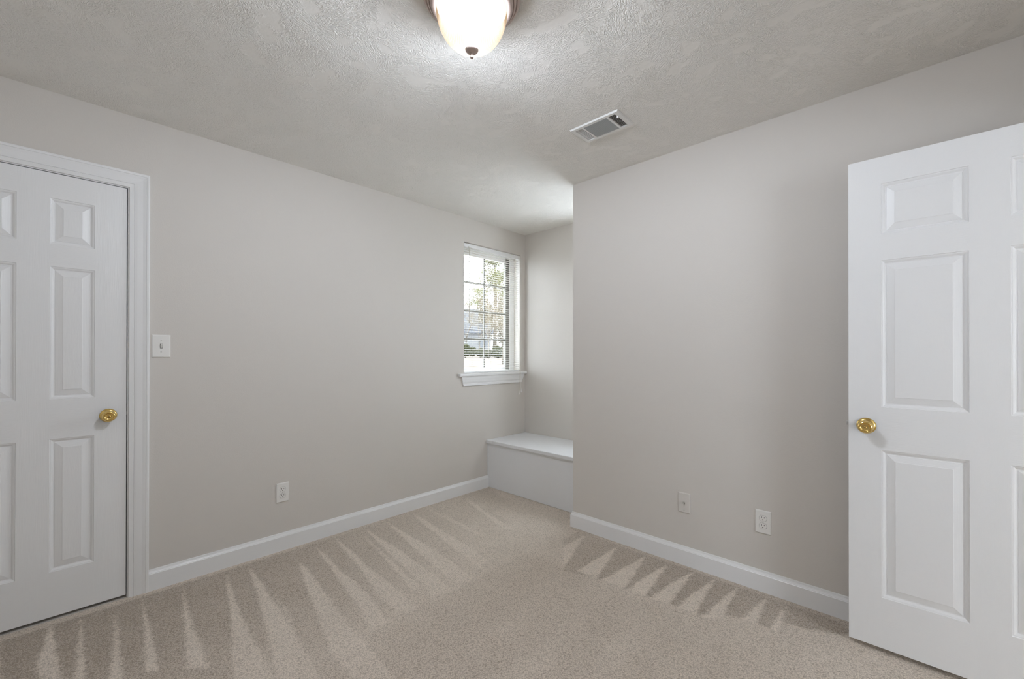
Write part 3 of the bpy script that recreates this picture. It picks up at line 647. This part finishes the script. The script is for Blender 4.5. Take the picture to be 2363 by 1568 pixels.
# ------------------------------------------------------------------ ceiling light
LX, LY = -1.0795, 0.9354
lt = empty('ceiling_light', (LX, LY, H))
b = MB(); b.lathe([(0.1560, -0.0003), (0.1640, -0.0015), (0.1655, -0.0060), (0.1648, -0.0160), (0.1615, -0.0240), (0.1560, -0.0288), (0.1520, -0.0292), (0.1510, -0.0262), (0.1500, -0.0268), (0.1490, -0.0330), (0.1465, -0.0385), (0.1430, -0.0405), (0.1415, -0.0400), (0.1408, -0.0368), (0.1400, -0.0375), (0.1390, -0.0440), (0.1360, -0.0505), (0.1315, -0.0540), (0.1265, -0.0548), (0.1230, -0.0525), (0.1215, -0.0460), (0.1205, -0.0400), (0.1200, -0.0300), (0.0, -0.0290)], 96, 0, True, None, False)
b.build('canopy_pan', [MPAN], lt)
def m_shade():
    """ribbed frosted glass glowing in the light of its bulbs; part of their light passes straight through"""
    t = NT('ribbed_glowing_glass'); t.t.nodes.remove(t.b)
    tc = t.n('TexCoord'); sp = t.n('SeparateXYZ'); t.l(tc.outputs['Object'], sp.inputs[0])
    ang = t.math('ARCTAN2', sp.outputs[1], sp.outputs[0])
    rib = t.math('ADD', t.math('MULTIPLY', t.math('SINE', t.math('MULTIPLY', ang, 96.0)), 0.5), 0.5)
    # distance to the nearer bulb
    def near(q):
        v = t.n('VectorMath', operation='DISTANCE'); t.l(tc.outputs['Object'], v.inputs[0]); v.inputs[1].default_value = q
        return t.math('DIVIDE', 1.0, t.math('MULTIPLY', v.outputs['Value'], v.outputs['Value']))
    g = t.math('ADD', near(BP1), near(BP2))
    em = t.math('ADD', t.math('MULTIPLY', g, 0.0009), t.math('MULTIPLY', rib, 0.05))
    ci = t.n('MapRange'); ci.inputs['From Min'].default_value = 120.0; ci.inputs['From Max'].default_value = 420.0; t.l(g, ci.inputs[0])
    mc = t.n('Mix', data_type='RGBA'); t.l(ci.outputs[0], mc.inputs['Factor']); mc.inputs['A'].default_value = (1.0, 0.70, 0.40, 1); mc.inputs['B'].default_value = (1.0, 0.93, 0.80, 1)
    e = t.n('Emission'); t.l(mc.outputs['Result'], e.inputs['Color']); t.l(t.math('ADD', em, 0.40), e.inputs['Strength'])
    tr = t.n('BsdfTransparent'); gl = t.n('BsdfGlossy'); gl.inputs['Roughness'].default_value = 0.15; gl.inputs[0].default_value = (0.04, 0.04, 0.04, 1)
    wv = t.n('Bump', i_Strength=0.4, i_Distance=0.002); t.l(rib, wv.inputs['Height']); t.l(wv.outputs[0], gl.inputs['Normal'])
    # clearness shaped to dim the ceiling halo: low at the rim, higher at the bottom
    mr = t.n('MapRange', interpolation_type='SMOOTHSTEP'); t.l(sp.outputs[2], mr.inputs[0])
    mr.inputs['From Min'].default_value = -0.125; mr.inputs['From Max'].default_value = -0.093; mr.inputs['To Min'].default_value = 0.48; mr.inputs['To Max'].default_value = 0.025
    k = t.math('MULTIPLY', mr.outputs[0], t.math('ADD', t.math('MULTIPLY', rib, 0.2), 0.9))
    cc = t.n('CombineColor'); [t.l(k, cc.inputs[i]) for i in range(3)]; t.l(cc.outputs[0], tr.inputs[0])
    a1 = t.n('AddShader'); t.l(e.outputs[0], a1.inputs[0]); t.l(tr.outputs[0], a1.inputs[1])
    a2 = t.n('AddShader'); t.l(a1.outputs[0], a2.inputs[0]); t.l(gl.outputs[0], a2.inputs[1])
    t.l(a2.outputs[0], t.t.nodes['Material Output'].inputs[0]); return t.m
BP1, BP2 = (0.041, -0.035, -0.125), (-0.041, 0.035, -0.125)
MSHADE = m_shade()
dome = [(0.1190, -0.0460), (0.1195, -0.0640), (0.1180, -0.0800), (0.1140, -0.0980), (0.1075, -0.1170), (0.0985, -0.1350), (0.0872, -0.1510), (0.0738, -0.1645), (0.0570, -0.1760), (0.0390, -0.1840), (0.0200, -0.1880), (0.0080, -0.1890)]
b = MB(); b.lathe(dome, 192, 0, True, None, False, False); gs = b.build('glass_shade', [MSHADE], lt)
def m_bulb():
    t = NT('lit_bulb'); t.t.nodes.remove(t.b); e = t.n('Emission'); e.inputs[0].default_value = (0.875, 0.955, 1.075, 1); e.inputs[1].default_value = BULB
    t.l(e.outputs[0], t.t.nodes['Material Output'].inputs[0]); return t.m
MBULB = m_bulb()
for q in (BP1, BP2):
    b = MB(); r = 0.028
    b.lathe([(0.0001, -r)]+[(r*math.cos(a), r*math.sin(a)) for a in [math.radians(d) for d in range(-75, 50, 15)]]+[(0.0145, 0.030), (0.0135, 0.036)], 24, 0, True, lambda p: (p[0]+q[0], p[1]+q[1], p[2]+q[2]), False)
    bu = b.build('bulb', [MBULB], lt)
    b = MB(); b.lathe([(0.0140, 0.036), (0.0170, 0.040), (0.0170, 0.0950)], 20, 0, True, lambda p: (p[0]+q[0], p[1]+q[1], p[2]+q[2])); b.build('socket', [MPL], bu)
b = MB(); b.lathe([(0.0060, -0.1820), (0.0190, -0.1835), (0.0222, -0.1880), (0.0218, -0.1920), (0.0180, -0.1970), (0.0120, -0.2005), (0.0070, -0.2020), (0.0045, -0.2045), (0.0044, -0.2080), (0.0056, -0.2120), (0.0058, -0.2155), (0.0042, -0.2195), (0.0, -0.2205)], 40, 0, True, None); b.build('finial', [MPAN], lt)
tag(lt, 'lit flush ceiling light with ribbed glass dome and bronze rings', 'ceiling light')

# ------------------------------------------------------------------ outdoors, seen pale and bright through the slats
def ray_at(px, py, D):
    """a point of the view out of the window: pixel column/row of the photo, metres along the camera axis"""
    return Vector((0, 0, EYE)) + (FW + RT*((px-W_PX/2)/F_PX) - UP*((py-H_PX/2-31.43)/F_PX))*D
rng = random.Random(11)
def gz(d): return -0.35+1.55*(1-math.exp(-d/9.0))-0.12*math.exp(-((d-30)/8)**2)*0
MLAWN = NT('dry_winter_lawn'); MLAWN.set((0.0748, 0.0655, 0.0476), 0.95, 0.1)
_a = MLAWN.n('TexNoise', i_Scale=1.6, i_Detail=5.0); MLAWN.l(MLAWN.coords(), _a.inputs['Vector']); _r = MLAWN.n('ValToRGB')
_r.color_ramp.elements[0].position = 0.35; _r.color_ramp.elements[1].position = 0.62
_r.color_ramp.elements[0].color = (0.075, 0.062, 0.045, 1); _r.color_ramp.elements[1].color = (0.125, 0.108, 0.085, 1); MLAWN.l(_a.outputs[0], _r.inputs[0]); MLAWN.l(_r.outputs[0], MLAWN.b.inputs['Base Color'])
MLAWN = MLAWN.m
b = MB(); nd, na = 40, 16; vs = []
for i in range(nd+1):
    d = 0.3+60.0*(i/nd)**1.6
    for j in range(na+1):
        a = math.radians(100+130*j/na); vs.append((XL-T-0.1+min(0, d*math.cos(a)), 2.7+d*math.sin(a), gz(d)))
b.add(vs, [(i*(na+1)+j, i*(na+1)+j+1, (i+1)*(na+1)+j+1, (i+1)*(na+1)+j) for i in range(nd) for j in range(na)], 0, True)
tag(b.build('ground', [MLAWN]), 'pale dry lawn outside the window', 'lawn', kind='structure')

MBARK = plain('pale_grey_bark', (0.130, 0.112, 0.088), 0.9, 0.1)
MTWIG = plain('tan_twigs', (0.165, 0.138, 0.100), 0.9, 0.1)
MPINE = plain('pine_needles', (0.150, 0.148, 0.082), 0.8, 0.1)
MHEDGE = plain('evergreen_hedge', (0.050, 0.052, 0.026), 0.8, 0.1)
def leaves(b, c, rad, num, size, flat=1.0):
    for _ in range(num):
        while True:
            v = Vector((rng.uniform(-1, 1), rng.uniform(-1, 1), rng.uniform(-1, 1)))
            if 0.2 < v.length < 1: break
        p = Vector(c)+Vector((v.x*rad[0], v.y*rad[1], v.z*rad[2]))
        d = Vector((rng.gauss(0, 1), rng.gauss(0, 1), rng.gauss(0, 1)*flat)).normalized(); e = d.orthogonal().normalized(); s = size*rng.uniform(0.6, 1.4)
        b.quad(p-d*s, p-e*s*0.45, p+d*s, p+e*s*0.45)
def ground_pt(px, D):
    q = ray_at(px, 815, D); d = math.hypot(q.x-XL, q.y-2.7); return Vector((q.x, q.y, gz(d)))
def local(b, o): b.v = [tuple(Vector(v)-o) for v in b.v]; return b
def pine(px, D, hgt, wid, label):
    g = ground_pt(px, D); e = empty('pine_tree', g)
    b = MB(); b.tube([(0, 0, -0.1), (0.05, 0.05, hgt*0.5), (0, 0, hgt)], 0.16, 8, 0, 0.03); b.build('trunk', [MBARK], e)
    b = MB()
    for k in range(24):
        t = rng.uniform(0.52, 1.0); rr = wid*(1.15-t)*rng.uniform(0.4, 1.0); a = rng.uniform(0, 6.28)
        leaves(b, (rr*math.cos(a), rr*math.sin(a), hgt*t), (wid*0.40, wid*0.40, hgt*0.045), 300, 0.055)
    b.build('foliage', [MPINE], e); tag(e, label, 'tree'); return e
def bare(px, D, hgt, label, spread=0.42, den=1.0):
    g = ground_pt(px, D); e = empty('bare_tree', g); b = MB(); tw = MB(); 
    def grow(p, d, ln, r, lev):
        q = p+d*ln; mid = p+d*ln*0.5+Vector((rng.gauss(0, 1), rng.gauss(0, 1), 0))*ln*0.04
        (b if lev < 2 else tw).tube([p, mid, q], r, 5 if lev < 2 else 3, 0, r*0.62)
        if lev >= 6: return
        for _ in range(3 if lev else 4):
            nd = (d+Vector((rng.gauss(0, spread), rng.gauss(0, spread), rng.gauss(0.05, spread*0.6)))).normalized()
            grow(p+d*ln*rng.uniform(0.55, 1.0), nd, ln*rng.uniform(0.62, 0.82), r*0.55, lev+1)
    grow(Vector((0, 0, -0.1)), Vector((0, 0, 1)), hgt*0.30, hgt*0.010, 0)
    b.build('trunk', [MBARK], e); tw.build('branches', [MTWIG], e); tag(e, label, 'tree'); return e
def bush(px, D, w_, h_, label, mat=None):
    g = ground_pt(px, D); e = empty('hedge_shrub', g)
    b = MB(); b.tube([(0, 0, -0.05), (0, 0, h_*0.6)], 0.05, 6); b.build('stem', [MBARK], e)
    b = MB(); leaves(b, (0, 0, h_*0.55), (w_, w_, h_*0.5), 1800, 0.042); b.build('foliage', [mat or MHEDGE], e); tag(e, label, 'shrub'); return e
pine(1141, 26, 6.9, 1.35, 'tall green pine outside, right of the centre muntin')
pine(1101, 53, 8.2, 2.4, 'lower green pine outside, behind the left column of panes')
for px, D, hg, lb in ((1128, 22, 4.4, 'bare tan tree outside, just right of the centre muntin'), (1160, 17, 4.6, 'bare tan tree outside at the right edge of the panes'), (1105, 28, 4.2, 'bare tan tree outside, left of the centre muntin'), (1077, 33, 5.2, 'bare tan tree outside at the left edge of the panes'), (1090, 47, 6.6, 'distant bare tree outside, behind the house roof'), (1149, 38, 5.0, 'distant bare tree outside, towards the right edge of the panes')):
    bare(px, D, hg, lb)
for px, D, w_, h_, lb in ((1074, 24, 0.32, 0.75, 'dark green shrub outside, leftmost of the row'), (1090, 26.5, 0.28, 0.6, 'dark green shrub outside, second from the left of the row'), (1109, 25, 0.28, 0.5, 'low green shrub outside, left of the centre muntin'), (1126, 24, 0.32, 0.45, 'low green shrub outside, right of the centre muntin'), (1150, 23, 0.40, 0.65, 'green shrub outside at the right end of the row')):
    bush(px, D, w_, h_, lb)
MTHICK = plain('tan_brush', (0.150, 0.132, 0.092), 0.9, 0.1)
for px, D, w_, h_, lb in ((1078, 66, 2.0, 9.6, 'tan brushy tree outside at the left, beyond the house'), (1119, 47, 0.95, 6.6, 'tan brushy tree outside behind the centre muntin'), (1145, 63, 1.6, 9.0, 'tan brushy tree outside right of the centre muntin, far back'), (1166, 46, 1.0, 6.8, 'tan brushy tree outside at the right sash edge')):
    g = ground_pt(px, D); e = empty('brushy_tree', g)
    b = MB(); b.tube([(0, 0, -0.1), (0.05, 0, h_*0.5), (0, 0, h_*0.9)], 0.10, 6, 0, 0.03); b.build('trunk', [MBARK], e)
    b = MB(); leaves(b, (0, 0, h_*0.55), (w_, w_, h_*0.47), 6500, 0.080); b.build('foliage', [MTHICK], e); tag(e, lb, 'tree')
# neighbour's house
MSID = plain('pale_blue_siding', (0.108, 0.112, 0.118), 0.7, 0.2); MROOF = plain('grey_shingles', (0.0510, 0.0527, 0.0578), 0.9, 0.1); MHW = plain('house_trim_white', (0.1275, 0.1275, 0.1258), 0.6, 0.2)
hp = ground_pt(1094, 40); ho = empty('house', hp, YAW+0.25)
b = MB(); b.box(-2.6, 1.6, 0, 4, -0.3, 2.1); b.build('wall', [MHW], ho)
b = MB(); b.add([(-2.9, -0.3, 2.05), (1.9, -0.3, 2.05), (1.9, 2, 3.2), (-2.9, 2, 3.2), (-2.9, 4.3, 2.05), (1.9, 4.3, 2.05)], [(0, 1, 2, 3), (3, 2, 5, 4), (0, 3, 4), (1, 5, 2), (0, 4, 5, 1)]); b.build('roof', [MROOF], ho)
b = MB(); b.box(-2.4, 0.5, 0.6, 3.4, 2.1, 4.4); b.build('upper_storey', [MSID], ho)
for x0 in (-1.9, 0.4):
    b = MB(); b.box(x0, x0+0.8, -0.04, 0.0, 0.7, 1.7); fr = b.build('window', [MHW], ho)
    b = MB(); b.box(x0+0.06, x0+0.74, -0.05, -0.04, 0.76, 1.64); b.build('pane', [plain('house_pane', (0.0340, 0.0391, 0.0442), 0.1, 0.5)], fr)
tag(ho, 'pale house with a grey roof outside beyond the lawn', 'house')
